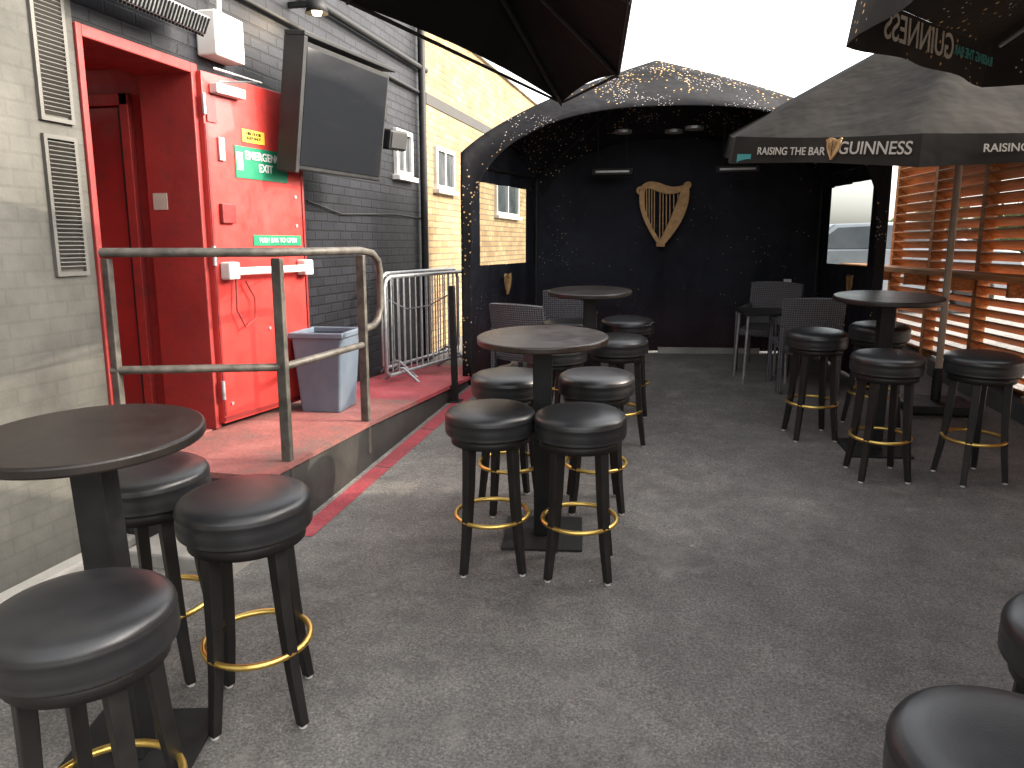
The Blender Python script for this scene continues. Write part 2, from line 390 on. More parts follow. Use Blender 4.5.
addbox(bm,XW-.34,XW+.03,4.24,4.299,.6,2.83); addbox(bm,XW-.34,XW+.03,3.361,3.40,.6,2.83); addbox(bm,XW-.34,XW+.03,3.40,4.24,2.77,2.829)
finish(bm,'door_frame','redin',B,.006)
bm=bmesh.new()
addbox(bm,-4.2,-3.5,4.262,4.298,.62,2.6)
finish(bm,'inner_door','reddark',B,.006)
bm=bmesh.new(); addbox(bm,-3.5,-3.44,4.25,4.298,.6,2.68); addbox(bm,-4.26,-3.44,4.25,4.298,2.61,2.68)
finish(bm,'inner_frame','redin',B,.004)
box('inner_door_edge',-3.515,-3.501,4.255,4.299,.62,2.6,'blackmetal',B,0)
box('recess_sign',-3.3,-3.2,4.236,4.24,1.98,2.08,'printwhite',B,0)
box('recess_light',-4.1,-3.95,3.75,4.05,2.76,2.82,'tubeglow',B,.005)
bm=bmesh.new()
for z0,z1 in ((1.62,2.28),(2.34,3.0)):
    addbox(bm,XW+.012,XW+.03,3.10,3.12,z0,z1); addbox(bm,XW+.012,XW+.03,3.28,3.30,z0,z1)
    addbox(bm,XW+.012,XW+.03,3.12,3.28,z0,z0+.02); addbox(bm,XW+.012,XW+.03,3.12,3.28,z1-.02,z1)
    z=z0+.04
    while z<z1-.03:
        addbox(bm,-.012,.012,3.12,3.28,-.002,.002,Matrix.Translation((XW+.022,0,z))@Matrix.Rotation(R(-35),4,'Y')); z+=.02
finish(bm,'vent_grille','ventpaint',B)
tube('cable',[(XW+.02,2.2,3.2),(XW+.02,2.5,2.75),(XW+.02,2.55,2.4)],.008,'blackmetal',B)
tube('conduit',[(XW+.03,4.4,3.35),(XW+.03,8.3,3.35)],.018,'blackmetal',B)
tube('conduit_upper',[(XW+.05,4.5,3.6),(XW+.05,8.3,3.6)],.03,'blackmetal',B)
tube('cable_tv',[(XW+.02,5.6,2.1),(XW+.02,6.2,2.02),(XW+.02,7.4,2.06),(XW+.02,8.3,2.04)],.007,'blackmetal',B)
tube('downpipe',[(XW+.06,8.15,.4),(XW+.06,8.15,4.2)],.04,'blackmetal',B)
BB=empty('beige_brick_building')
box('walls',-9,XW-.03,8.41,22,-.6,4.25,'beigebrick',BB,0)
box('coping',-9.1,XW+.02,8.42,22.1,4.25,4.34,'concrete',BB,.01)
box('soldier_band',XW-.03,XW-.018,8.5,22,3.3,3.42,'fascia',BB,0)
def window(y0,y1,z0,z1,x=XW):
    e=empty('wall_window',(x,(y0+y1)/2,(z0+z1)/2)); w=(y1-y0)/2;h=(z1-z0)/2
    bm=bmesh.new(); t=.045
    addbox(bm,-.02,.04,-w,w,h-t,h);addbox(bm,-.02,.04,-w,w,-h,-h+t);addbox(bm,-.02,.04,-w,-w+t,-h+t,h-t);addbox(bm,-.02,.04,w-t,w,-h+t,h-t)
    addbox(bm,-.02,.035,-.015,.015,-h+t,h-t)
    finish(bm,'frame','white',e,.003)
    box('glass_pane',.0,.012,-w+t,w-t,-h+t,h-t,'glass',e,0)
    box('sill',-.02,.08,-w-.04,w+.04,-h-.05,-h-.002,'white',e,.004)
window(7.45,7.9,2.45,2.9); window(8.75,9.45,2.4,2.88,XW-.03)
window(11.5,13,2.2,3.0,XW-.03)
# door leaf
ang=math.atan2(.96,.12)
D=empty('emergency_exit_door',(-2.955,4.28,0),(0,0,ang))
box('leaf',0,.96,-.022,.022,.63,2.79,'red',D,.004)
bm=bmesh.new()
for a in ((.0,.96,.645,.67),(.02,.1,2.5,2.66)): addbox(bm,a[0],a[1],-.032,-.0225,a[2],a[3])
addbox(bm,.935,.957,-.032,-.0225,.68,2.78); addbox(bm,.003,.022,-.028,-.0225,.68,2.49)
finish(bm,'edge_strips','reddark',D,.002)
bm=bmesh.new(); addbox(bm,.12,.9,-.11,-.085,1.575,1.625); addbox(bm,.05,.15,-.10,-.0225,1.55,1.66); addbox(bm,.84,.94,-.10,-.0225,1.55,1.66)
finish(bm,'panic_bar','white',D,.012)
bm=bmesh.new(); addbox(bm,.06,.32,-.085,-.0225,2.67,2.73); addbox(bm,.3,.36,-.05,-.0225,2.69,2.71)
finish(bm,'door_closer','white',D,.008)
tube('closer_arm',[(.1,-.07,2.74),(.3,-.22,2.76),(.02,-.1,2.8)],.008,'galv',D)
box('emergency_exit_sign',.25,.78,-.028,-.0225,2.19,2.39,'green',D,0)
text('sign_text','EMERGENCY\nEXIT',.072,'white',D,(.545,-.030,2.30),(R(90),0,0),bold=.001)
box('sign_pictogram',.262,.318,-.031,-.0285,2.24,2.35,'white',D,0)
box('notice_yellow',.33,.55,-.028,-.0225,2.42,2.5,'yellow',D,0)
text('notice_text','FIRE DOOR\nKEEP SHUT',.028,'blackmetal',D,(.44,-.030,2.462),(R(90),0,0))
box('push_bar_sign',.38,.9,-.028,-.0225,1.76,1.83,'green',D,0)
text('push_text','PUSH BAR TO OPEN',.045,'white',D,(.64,-.030,1.795),(R(90),0,0))
box('lock_plate',.1,.15,-.04,-.0225,2.28,2.42,'galv',D,.004)
box('lock_box',.08,.2,-.05,-.0225,1.9,2.02,'reddark',D,.004)
box('lower_notice',.72,.84,-.028,-.0225,.98,1.08,'reddark',D,0)
tube('cord',[(.16,-.05,1.55),(.14,-.06,1.35),(.2,-.07,1.24),(.3,-.07,1.28),(.32,-.06,1.42),(.24,-.06,1.53)],.006,'rope',D)
bm=bmesh.new()
for z in (.85,1.7,2.6): addtube(bm,(0,-.03,z-.06),(0,-.03,z+.06),.013)
finish(bm,'hinges','galv',D)
bm=bmesh.new()
for xx,zz in ((.08,.75),(.9,.75),(.08,2.6),(.9,2.6),(.5,1.2),(.86,1.9),(.86,2.1)):
    addtube(bm,(xx,-.0225,zz),(xx,-.03,zz),.012)
finish(bm,'bolts','galv',D)
H=empty('wall_heater',(XW+.16,3.72,3.02),(0,R(25),0))
box('body',-.08,.08,-.42,.42,-.05,.05,'galv',H,.01)
bm=bmesh.new()
for i in range(29): 
    y=-.39+i*.028; addbox(bm,-.085,.085,y,y+.005,-.062,-.0505)
    addbox(bm,.0805,.09,y,y+.006,-.045,.045)
finish(bm,'grille','blackmetal',H)
for z in (-.03,0.03): tube('element',[(z,-.38,-.055),(z,.38,-.055)],.008,'galv',H)
box('bracket',-.2,-.081,-.04,.04,0,.03,'galv',H)
W=empty('junction_box',(XW,4.5,3.02))
box('housing',0,.14,-.15,.15,-.13,.13,'white',W,.012); box('lid_band',.14,.146,-.12,.12,-.04,.11,'white',W,.004)
tube('conduit',[(.07,0,.13),(.07,0,.7)],.016,'white',W)
L=empty('wall_lamp',(XW,5.5,3.42))
box('arm',0,.2,-.02,.02,.05,.09,'blackmetal',L); lathe('shade',[(0,.09),(.05,.09),(.085,-.0),(.08,0),(.045,.08),(0,.08)],'blackmetal',L,24).location=(.22,0,0)
lathe('bulb',[(0,-.02),(.03,-.01),(.04,.02),(.02,.06),(0,.07)],'lampglow',L,20).location=(.22,0,0)
ld=bpy.data.lights.new('lamp_light','POINT'); ld.energy=6; ld.color=(1,.75,.45); ld.shadow_soft_size=.04
lo=bpy.data.objects.new('lamp_light',ld); COL.objects.link(lo); lo.parent=L; lo.location=(.24,0,-.06)
# TV
T=empty('wall_television',(-2.54,5.42,2.68),(0,R(8),R(-7)))
box('casing',-.05,.0,-.56,.56,-.42,.4,'blackmetal',T,.012)
box('screen',.0005,.006,-.525,.525,-.385,.365,'screen',T,0)
box('outer_housing',-.13,-.0505,-.54,.54,-.36,.36,'blackmetal',T,.02)
box('hood_near',-.13,.03,-.60,-.561,-.44,.42,'blackmetal',T,.006); box('hood_top',-.13,.03,-.60,.60,.421,.45,'blackmetal',T,.006)
box('mount_arm',-.5,-.131,-.06,.06,-.08,.08,'blackmetal',T,.006)
for (y,z) in ((6.55,2.95),(7.0,2.75)):
    s=empty('wall_speaker',(XW,y,z),(0,R(10),R(-20)))
    box('cabinet',.08,.3,-.12,.12,-.09,.09,'blackmetal',s,.02); box('bracket',0,.08,-.02,.02,-.02,.02,'blackmetal',s); box('grille',.3,.308,-.1,.1,-.07,.07,'tyre',s,.004)
f=empty('flood_light',(XW,6.2,3.2)); box('head',.12,.24,-.16,.16,-.08,.06,'blackmetal',f,.01,rot=(0,R(15),0)); box('arm',0,.13,-.02,.02,-.02,.02,'blackmetal',f)
# ---------------------------------------------------------------- platform + ramp
P=empty('entrance_platform')
def quadstrip(bm,prof,x0,x1):
    a=[bm.verts.new((x0,y,z)) for y,z in prof]; b=[bm.verts.new((x1,y,z)) for y,z in prof]
    for i in range(len(prof)-1): bm.faces.new((a[i],b[i],b[i+1],a[i+1]))
prof=[(3.40,.60),(4.75,.585),(5.6,.555),(7.9,fz(7.9)+.012)]
bm=bmesh.new(); quadstrip(bm,prof[:3],XW+.001,-2.12)
finish(bm,'deck_surface','plat',P).modifiers.new('s','SOLIDIFY').thickness=.03
bm=bmesh.new(); quadstrip(bm,prof[2:],XW+.001,-2.12)
finish(bm,'ramp_surface','ramp',P).modifiers.new('s','SOLIDIFY').thickness=.03
bm=bmesh.new()
top=[bm.verts.new((-2.14,y,z-.031)) for y,z in prof]; bot=[bm.verts.new((-2.14,y,fz(y)-.05)) for y,z in prof]
for i in range(3): bm.faces.new((bot[i],bot[i+1],top[i+1],top[i]))
a=bm.verts.new((XW,3.42,.569)); b_=bm.verts.new((XW,3.42,.1)); bm.faces.new((b_,bot[0],top[0],a))
finish(bm,'fascia','fascia',P)
bm=bmesh.new()
for y0,y1 in ((3.6,4.7),(4.72,5.6),(5.62,7.6)):
    v=[bm.verts.new((-2.10,y0,fz(y0)+.004)),bm.verts.new((-1.98,y0,fz(y0)+.004)),bm.verts.new((-1.98,y1,fz(y1)+.004)),bm.verts.new((-2.10,y1,fz(y1)+.004))]; bm.faces.new(v)
finish(bm,'painted_edge_line','ramp',P)
Rl=empty('handrail')
bm=bmesh.new()
pa=(XW+.04,3.40);pb=(-2.16,3.70);pc=(-2.16,4.74)
for (x,y),zb in ((pa,.6),(pb,.3),(pc,.36)): addbox(bm,x-.028,x+.028,y-.02,y+.02,zb,1.70)
finish(bm,'posts','railpaint',Rl,.006)
tube('top_rail',[(XW,3.38,1.73),(*pb,1.73),(pc[0],pc[1],1.73),(-2.16,4.93,1.71),(-2.16,5.02,1.66),(-2.16,5.05,1.58),(-2.16,5.05,1.33),(-2.16,5.0,1.26),(-2.16,4.92,1.22),(-2.16,4.75,1.21)],.024,'railpaint',Rl)
tube('mid_rail',[(XW,3.38,1.12),(*pb,1.12),(pc[0],pc[1],1.11)],.022,'railpaint',Rl)
e=femp('steel_post',-2.08,6.39); bm=bmesh.new(); addbox(bm,-.025,.025,-.025,.025,0,1.04); addbox(bm,-.06,.06,-.06,.06,0.002,.012); finish(bm,'post','blackmetal',e,.004)
tube('chain',[(0,0,.98),(-.25,.1,.85),(-.5,.2,.8),(-.8,.3,.9)],.006,'galv',e)
bz=.575
Bn=empty('waste_bin',(-2.62,5.12,bz),(0,0,.1))
bm=bmesh.new(); r0=[(-.14,-.17),(.14,-.17),(.14,.17),(-.14,.17)]
a=[bm.verts.new((x,y,0)) for x,y in r0]; b2=[bm.verts.new((x*1.28,y*1.2,.56)) for x,y in r0]
for i in range(4): bm.faces.new((a[i],a[(i+1)%4],b2[(i+1)%4],b2[i]))
bm.faces.new(a[::-1]); o=finish(bm,'body','bin',Bn,.015,seg=3); o.modifiers.new('s','SOLIDIFY').thickness=-.006
bm=bmesh.new()
addbox(bm,-.2,.2,-.225,-.195,.54,.58);addbox(bm,-.2,.2,.195,.225,.54,.58);addbox(bm,-.2,-.17,-.195,.195,.54,.58);addbox(bm,.17,.2,-.195,.195,.54,.58)
finish(bm,'rim','bin',Bn,.008)
def barrier(p0,p1):
    d=Vector((p1[0]-p0[0],p1[1]-p0[1])); ln=d.length; e=empty('crowd_barrier',(p0[0],p0[1],fz(p0[1])+.06),(0,0,math.atan2(d.y,d.x)))
    tube('outer_frame',[(.0,0,.2),(0,0,.95),(.03,0,1.02),(.1,0,1.05),(ln-.1,0,1.05),(ln-.03,0,1.02),(ln,0,.95),(ln,0,.2),(ln-.05,0,.16),(.05,0,.16)],.018,'galv',e,True)
    bm=bmesh.new(); n=15
    for i in range(1,n): addtube(bm,(ln*i/n,0,.17),(ln*i/n,0,1.04),.007,8)
    finish(bm,'bars','galv',e)
    for xx in (.25,ln-.25):
        tube('foot',[(xx,-.3,0),(xx,-.25,.03),(xx,-.03,.2),(xx,.03,.2),(xx,.25,.03),(xx,.3,0)],.014,'galv',e)
barrier((-2.86,6.7),(-2.62,8.3)); barrier((-2.70,6.4),(-2.42,8.0))
e=empty('kerb_blocks'); 
bm=bmesh.new(); addbox(bm,XW+.013,-2.88,.5,3.35,0,.24); addbox(bm,-2.75,-2.14,3.1,3.38,.1,.26)
finish(bm,'blocks','paleconcrete',e,.015)
# ---------------------------------------------------------------- fence
f0=Vector((3.565,0));fd=Vector((-.144,1)).normalized()
FA=math.atan2(fd.y,fd.x)
FE=empty('louvre_fence',(f0.x,f0.y,0),(0,0,FA))
x0,x1=-3.0,10.6; pitch=.98
posts=[];x=x0
while x<=x1+.01: posts.append(x); x+=pitch
bm=bmesh.new()
for px in posts: addbox(bm,px-.035,px+.035,-.055,.055,-.3,2.72)
finish(bm,'posts','wood',FE,.004)
bm=bmesh.new(); 
for px in posts[:-1]:
    z=-.2
    while z<2.68:
        jit=random.uniform(-3,3)
        addbox(bm,px+.036,px+pitch-.036,-.066,.066,-.007,.007,Matrix.Translation((0,0,z))@Matrix.Rotation(R(34+jit),4,'X'))
        z+=.098
finish(bm,'slats','wood',FE,.002,seg=1)
box('top_rail',x0,x1,-.05,.05,2.722,2.76,'wood',FE,.004)
box('counter_shelf',x0,x1,.062,.34,1.48,1.53,'woodlight',FE,.006)
bm=bmesh.new()
for px in posts: addbox(bm,px-.02,px+.02,.062,.28,1.36,1.478)
finish(bm,'shelf_brackets','wood',FE,.003)
K=empty('fence_kerb'); bm=bmesh.new()
for i in range(-3,11):
    ya,yb=i,i+1
    pts=[]
    for y in (ya,yb):
        xx=3.565-.144*y
        pts.append([bm.verts.new((xx-.10,y,fz(y)-.1)),bm.verts.new((xx-.10,y,fz(y)+.14)),bm.verts.new((xx+.12,y,fz(y)+.14)),bm.verts.new((xx+.12,y,fz(y)-.1))])
    for q in range(3): bm.faces.new((pts[0][q],pts[1][q],pts[1][q+1],pts[0][q+1]))
bmesh.ops.recalc_face_normals(bm,faces=bm.faces)
finish(bm,'kerb','darkkerb',K)
# ---------------------------------------------------------------- gazebo
G=empty('canvas_gazebo')
FL=Vector((-2.19,7.1));FR=Vector((1.62,7.6));BR=Vector((1.34,9.35));BL=Vector((-1.88,8.85))
AP=Vector((-.5,8.25,3.56))
def side(name,Pp,Q,archtop=2.98,w_in=.10,spring=1.95,sh=2.6,lam=.0):
    bm=bmesh.new()
    mid=(Pp+Q)/2
    def col(Pc):
        half=(mid-Pc).length; dirv=(Pc-mid).normalized(); z0=fz(Pc.y)
        out=[];inn=[]
        for i in range(7):
            t=i/6; inn.append(Vector((*(mid+dirv*(half-w_in*(.75+.25*t))),z0+(spring-z0)*t))); out.append(Vector((*Pc,z0+(sh-z0)*t)))
        for i in range(1,25):
            t=i/24; th=t*math.pi/2
            w=(half-w_in)*max(0,math.cos(th))**(.8); zz=spring+(archtop-spring)*math.sin(th)**(.85)
            inn.append(Vector((*(mid+dirv*w),zz)))
            c0=Vector((*Pc,sh)); ctrl=Vector((*(Pc.lerp(AP.xy,.22)),sh+.42*(AP.z-sh)+.02)); 
            out.append((1-t)**2*c0+2*t*(1-t)*ctrl+t*t*AP)
        return inn,out
    for Pc,flip in ((Pp,False),(Q,True)):
        inn,out=col(Pc); rows=[]
        for a,b in zip(inn,out):
            rows.append([bm.verts.new(a.lerp(b,k/6)) for k in range(7)])
        for r1,r2 in zip(rows,rows[1:]):
            for k in range(6):
                bm.faces.new((r1[k],r1[k+1],r2[k+1],r2[k]))
    bmesh.ops.remove_doubles(bm,verts=bm.verts,dist=.0005)
    bmesh.ops.recalc_face_normals(bm,faces=bm.faces)
    o=finish(bm,name,'gazroof',G,smooth=True); md=o.modifiers.new('s','SOLIDIFY'); md.thickness=.012
    return o
side('front_canopy',FL,FR); side('left_canopy',FL,BL,2.75); side('right_canopy',FR,BR,2.75); side('back_canopy',BL,BR,2.9)
def archwall(name,Pp,Q,top,spring,inset,zlo=None,zcut=None,mat='gazwall',w_in=.03,off=Vector((0,0))):
    bm=bmesh.new(); mid=(Pp+Q)/2+off; dirv=(Q-Pp).normalized(); half=(Q-Pp).length/2-w_in
    n=48; lo=[]; nrm=Vector((dirv.y,-dirv.x))
    for i in range(n+1):
        s=-1+2*i/n; x=s*half; p=mid+dirv*x
        zt=spring+(top-spring)*(max(0,1-abs(s)**2.3))**(1/2.3)
        zb=fz(p.y)+.02 if zlo is None else zlo
        if zcut: zt=min(zt,zcut)
        w=.018*math.sin(x*9+1.3*math.sin(x*3.1))+.01*math.sin(x*23)
        col=[]
        for k in range(11):
            q=p+nrm*(w*(1-.6*k/10)+.01*math.sin(k*.9+x*2)); col.append(bm.verts.new((q.x,q.y,zb+(zt-zb)*k/10)))
        lo.append(col)
    for a,b in zip(lo,lo[1:]):
        for k in range(10): bm.faces.new((a[k],b[k],b[k+1],a[k+1]))
    return finish(bm,name,mat,G,smooth=True)
dn=Vector((.12,-.99))*.03
archwall('back_wall',BL,BR,3.0,2.2,0,off=dn)
for nm,a,b,s in (('left',FL,BL,1),('right',FR,BR,-1)):
    off=Vector((.03*s,0))
    archwall(nm+'_wall_lower',a,b,2.8,2.2,0,zcut=1.56,off=off)
    archwall(nm+'_wall_upper',a,b,2.8,2.0,0,zlo=2.36,off=off)
    for k0,k1,q in ((.03,.18,'near'),(.84,.99,'far')):
        p=a.lerp(b,k0)+off; r=a.lerp(b,k1)+off; bm=bmesh.new()
        bm.faces.new([bm.verts.new((p.x,p.y,1.55)),bm.verts.new((r.x,r.y,1.55)),bm.verts.new((r.x,r.y,2.38)),bm.verts.new((p.x,p.y,2.38))]); finish(bm,nm+'_wall_strip_'+q,'gazwall',G)
    p=a.lerp(b,.18)+off; r=a.lerp(b,.84)+off; bm=bmesh.new()
    bm.faces.new([bm.verts.new((p.x,p.y,1.56)),bm.verts.new((r.x,r.y,1.56)),bm.verts.new((r.x,r.y,2.37)),bm.verts.new((p.x,p.y,2.37))]); finish(bm,nm+'_window_film','film',G)
bm=bmesh.new()
for c in (FL,FR,BL,BR):
    cc=c.lerp(Vector((-.3,8.2)),.03); addtube(bm,(cc.x,cc.y,fz(cc.y)),(cc.x,cc.y,2.5),.022)
    addtube(bm,(cc.x,cc.y,2.5),(AP.x,AP.y,AP.z-.06),.016)
for a,b in ((FL,BL),(FR,BR)):
    a=a.lerp(Vector((-.3,8.2)),.04);b=b.lerp(Vector((-.3,8.2)),.04); addtube(bm,(a.x,a.y,2.5),(b.x,b.y,2.5),.016)
finish(bm,'frame_poles','blackmetal',G)
bm=bmesh.new()
for x in (-.95,.35):
    addbox(bm,x-.22,x+.22,8.6,8.7,2.50,2.57); addtube(bm,(x-.15,8.65,2.57),(x-.15,8.4,3.1),.008); addtube(bm,(x+.15,8.65,2.57),(x+.15,8.4,3.1),.008)
finish(bm,'hanging_heaters','blackmetal',G,.005)
bm=bmesh.new()
for x in (-.95,.35): addbox(bm,x-.18,x+.18,8.594,8.5995,2.525,2.545)
finish(bm,'heater_reflectors','galv',G,0)
bm=bmesh.new()
for x,y in ((-.8,8.1),(-.3,8.2),(-.1,8.0)): addtube(bm,(x,y,2.86),(x,y,2.89),.09,20)
finish(bm,'spot_lights','galv',G,.003)
box('socket',.93,1.01,9.14,9.17,1.27,1.38,'white',G,.004)
bm=bmesh.new(); d=(BR-BL); p=BL.lerp(BR,.45)+dn*3; q=BL.lerp(BR,.78)+dn*3
Mx=Matrix.Translation((p.x,p.y,fz(p.y)))@Matrix.Rotation(math.atan2(d.y,d.x),4,'Z')
addbox(bm,0,1.15,0,.05,0,.07,Mx); finish(bm,'gap_light_strip','paleconcrete',G,.004)  # pale bar stands in for daylight showing through the gap under the back wall
# harp
def harp(parent,loc,rot,s,name='harp_emblem'):
    bm=bmesh.new()
    def ribbon(pts,ws,t=.03):
        vs=[]
        for i,(x,z) in enumerate(pts):
            a=Vector(pts[max(0,i-1)]);b=Vector(pts[min(len(pts)-1,i+1)]); d=(b-a).normalized(); n=Vector((-d.y,d.x))*ws[i]/2
            vs.append([bm.verts.new(((x+n.x)*s,-t*s,(z+n.y)*s)),bm.verts.new(((x-n.x)*s,-t*s,(z-n.y)*s)),bm.verts.new(((x-n.x)*s,0,(z-n.y)*s)),bm.verts.new(((x+n.x)*s,0,(z+n.y)*s))])
        for a,b in zip(vs,vs[1:]):
            for q in range(4): bm.faces.new((a[q],a[(q+1)%4],b[(q+1)%4],b[q]))
        bm.faces.new(vs[0]); bm.faces.new(vs[-1][::-1])
    def bez(p0,p1,p2,p3,n=14): 
        o=[]
        for i in range(n+1):
            t=i/n;u=1-t; o.append((u**3*p0[0]+3*u*u*t*p1[0]+3*u*t*t*p2[0]+t**3*p3[0],u**3*p0[1]+3*u*u*t*p1[1]+3*u*t*t*p2[1]+t**3*p3[1]))
        return o
    neck=bez((-.36,.40),(-.15,.62),(.02,.22),(.40,.46)); ribbon(neck,[.07+.07*math.sin(math.pi*i/14) for i in range(15)],.07)
    pil=bez((-.33,.42),(-.40,.1),(-.26,-.15),(-.03,-.5)); ribbon(pil,[.085-.02*i/14 for i in range(15)],.07)
    body=bez((.37,.46),(.36,.1),(.2,-.2),(.0,-.5)); ribbon(body,[.1+.09*math.sin(math.pi*(i/14)**.8) for i in range(15)],.10)
    ribbon(bez((.36,.47),(.42,.54),(.48,.47),(.41,.42),8),[.05]*9,.08); ribbon(bez((-.33,.41),(-.44,.47),(-.44,.33),(-.38,.34),8),[.045]*9,.08)
    ribbon([(-.08,-.5),(.06,-.5)],[.1,.1],.09)
    for k in range(11):
        f=(k+1)/12; i=int(f*14); x=neck[i][0]; zt=neck[i][1]
        xb=x+.05; cand=[p for p in body if p[0]>=xb]; zb=min([p[1] for p in cand]) if cand else .3
        pz=min([p[1] for p in pil if p[0]<=x] or [zb]); zb=max(zb,pz) if x<-.03 else zb
        ribbon([(x,zt),(x+.02,zb)],[.016,.016],.03)
    bmesh.ops.recalc_face_normals(bm,faces=bm.faces)
    o=finish(bm,name,'harpgold',parent,0); o.location=loc; o.rotation_euler=rot; return o
yaw=math.atan2(.5,3.22)
HE=empty('harp_sign',(-.43,8.98,2.10),(0,0,yaw)); harp(HE,(0,0,0),(0,0,0),.66)
harp(G,(-1.95,7.9,1.36),(0,0,R(82)),.2,'side_harp_print'); harp(G,(1.47,8.3,1.36),(0,0,R(-82)),.2,'side_harp_print')
# ---------------------------------------------------------------- parasols
def parasol(x,y,Rr,zrim,rise,rot,tilt=(0,0),n=8,val=.2,mat='umb',texts=(),zb=0):
    e=empty('patio_parasol',(x,y,0),(0,0,0))
    def zt(px,py): return tilt[0]*px+tilt[1]*py
    ap=Vector((0,0,zrim+val+rise))
    corners=[Vector((Rr*math.cos(rot+2*math.pi*k/n),Rr*math.sin(rot+2*math.pi*k/n),0)) for k in range(n)]
    bm=bmesh.new(); bmv=bmesh.new(); ns=8; nr=6
    for k in range(n):
        a=corners[k];b=corners[(k+1)%n]; rows=[]
        for j in range(nr+1):
            f=j/nr; row=[]
            for i in range(ns+1):
                g=i/ns; p=a.lerp(b,g)*f; sag=.09*math.sin(math.pi*g)*math.sin(math.pi*min(1,f*.9))
                z=ap.z-(ap.z-zrim-val)*(f**1.05)-sag*.6+zt(p.x,p.y)
                row.append(bm.verts.new((p.x,p.y,z)))
            rows.append(row)
        for r1,r2 in zip(rows,rows[1:]):
            for i in range(ns): bm.faces.new((r1[i],r2[i],r2[i+1],r1[i+1]))
        rows=[]
        for j in range(4):
            row=[]
            for i in range(ns*2+1):
                g=i/(ns*2); p=a.lerp(b,g); wav=.016*math.sin(g*15+k)*(j/3)
                o=p.normalized()*(wav+.01*j)
                sagz=-.09*math.sin(math.pi*g)*.6*math.sin(math.pi*.9)
                row.append(bmv.verts.new((p.x+o.x,p.y+o.y,zrim+val+sagz*(1-j/3)-val*j/3+.018*abs(math.sin(g*math.pi*1))*(j/3)+zt(p.x,p.y))))
            rows.append(row)
        for r1,r2 in zip(rows,rows[1:]):
            for i in range(ns*2): bmv.faces.new((r1[i],r2[i],r2[i+1],r1[i+1]))
    bmesh.ops.remove_doubles(bm,verts=bm.verts,dist=.001); bmesh.ops.recalc_face_normals(bm,faces=bm.faces)
    finish(bm,'canopy',mat,e,smooth=True); finish(bmv,'valance',mat,e,smooth=True)
    bm=bmesh.new()
    for c in corners:
        addtube(bm,(0,0,ap.z-.05),(c.x*.98,c.y*.98,zrim+val-.02+zt(c.x,c.y)),.011,8)
        addtube(bm,(0,0,ap.z-rise*1.0-.12),(c.x*.5,c.y*.5,ap.z-rise*.5-.05+zt(c.x*.5,c.y*.5)),.009,8)
    finish(bm,'ribs','galv',e)
    zf=fz(y)
    bm=bmesh.new(); addtube(bm,(0,0,zf),(0,0,ap.z),.027,20); finish(bm,'pole','polepaint',e,smooth=False)
    lathe('finial',[(0,ap.z+.08),(.03,ap.z+.05),(.03,ap.z),(.05,ap.z-.01),(0,ap.z-.02)],'blackmetal',e,16)
    bm=bmesh.new(); addbox(bm,-.28,.28,-.28,.28,zf,zf+.07); addtube(bm,(0,0,zf+.07),(0,0,zf+.35),.04); finish(bm,'base_weight','blackmetal',e,.015)
    for (k,g,s,size,m,mirror,inside,dz) in texts:
        a=corners[k];b=corners[(k+1)%n]; p=a.lerp(b,g); d=(b-a).normalized(); nrm=Vector((d.y,-d.x,0)); 
        if nrm.dot(p)<0: nrm=-nrm
        slope=math.atan2(zt(b.x,b.y)-zt(a.x,a.y),(b-a).length)
        pos=Vector((p.x,p.y,zrim+val*.5+zt(p.x,p.y)+dz))+nrm*(.035 if not inside else -.02)
        face=nrm if not inside else -nrm
        rz=math.atan2(face.y,face.x)+math.pi/2
        rx=Vector((math.cos(rz),math.sin(rz),0)); sg=1 if rx.dot(d)>0 else -1
        m4=Matrix.Translation(pos)@Matrix.Rotation(rz,4,'Z')@Matrix.Rotation(-sg*slope,4,'Y')@Matrix.Rotation(R(90),4,'X')
        if s=='HARP':
            o=harp(e,(0,0,0),(0,0,0),size,'harp_print'); o.matrix_local=m4@Matrix.Rotation(R(-90),4,'X')
        elif s=='PATCH':
            o=box('corner_patch',-size/2,size/2,-.03,.03,-.001,.001,m,e,0); o.matrix_local=m4
        else:
            o=text('print_text',s,size,m,e,(0,0,0),(0,0,0),mirror,ext=.001,bold=.001); o.matrix_local=m4
    return e
parasol(1.98,7.0,1.9,2.47,.94,R(203),(0,.14),texts=((0,.36,'RAISING THE BAR',.072,'printwhite',False,False,-.01),(0,.80,'GUINNESS',.11,'printwhite',False,False,.01),(0,.60,'HARP',.13,'harpgold',False,False,.01),(0,.08,'PATCH',.13,'teal',False,False,-.06),(1,.4,'RAISING THE BAR',.065,'printwhite',False,False,0)))
parasol(2.35,2.9,1.86,2.50,.78,R(167),(0,.03),mat='umbspeck',texts=((7,.62,'GUINNESS',.15,'printwhite',True,True,.0),(7,.2,'RAISING THE BAR',.06,'teal',True,True,0),(6,.5,'GUINNESS',.15,'printwhite',True,True,0)))
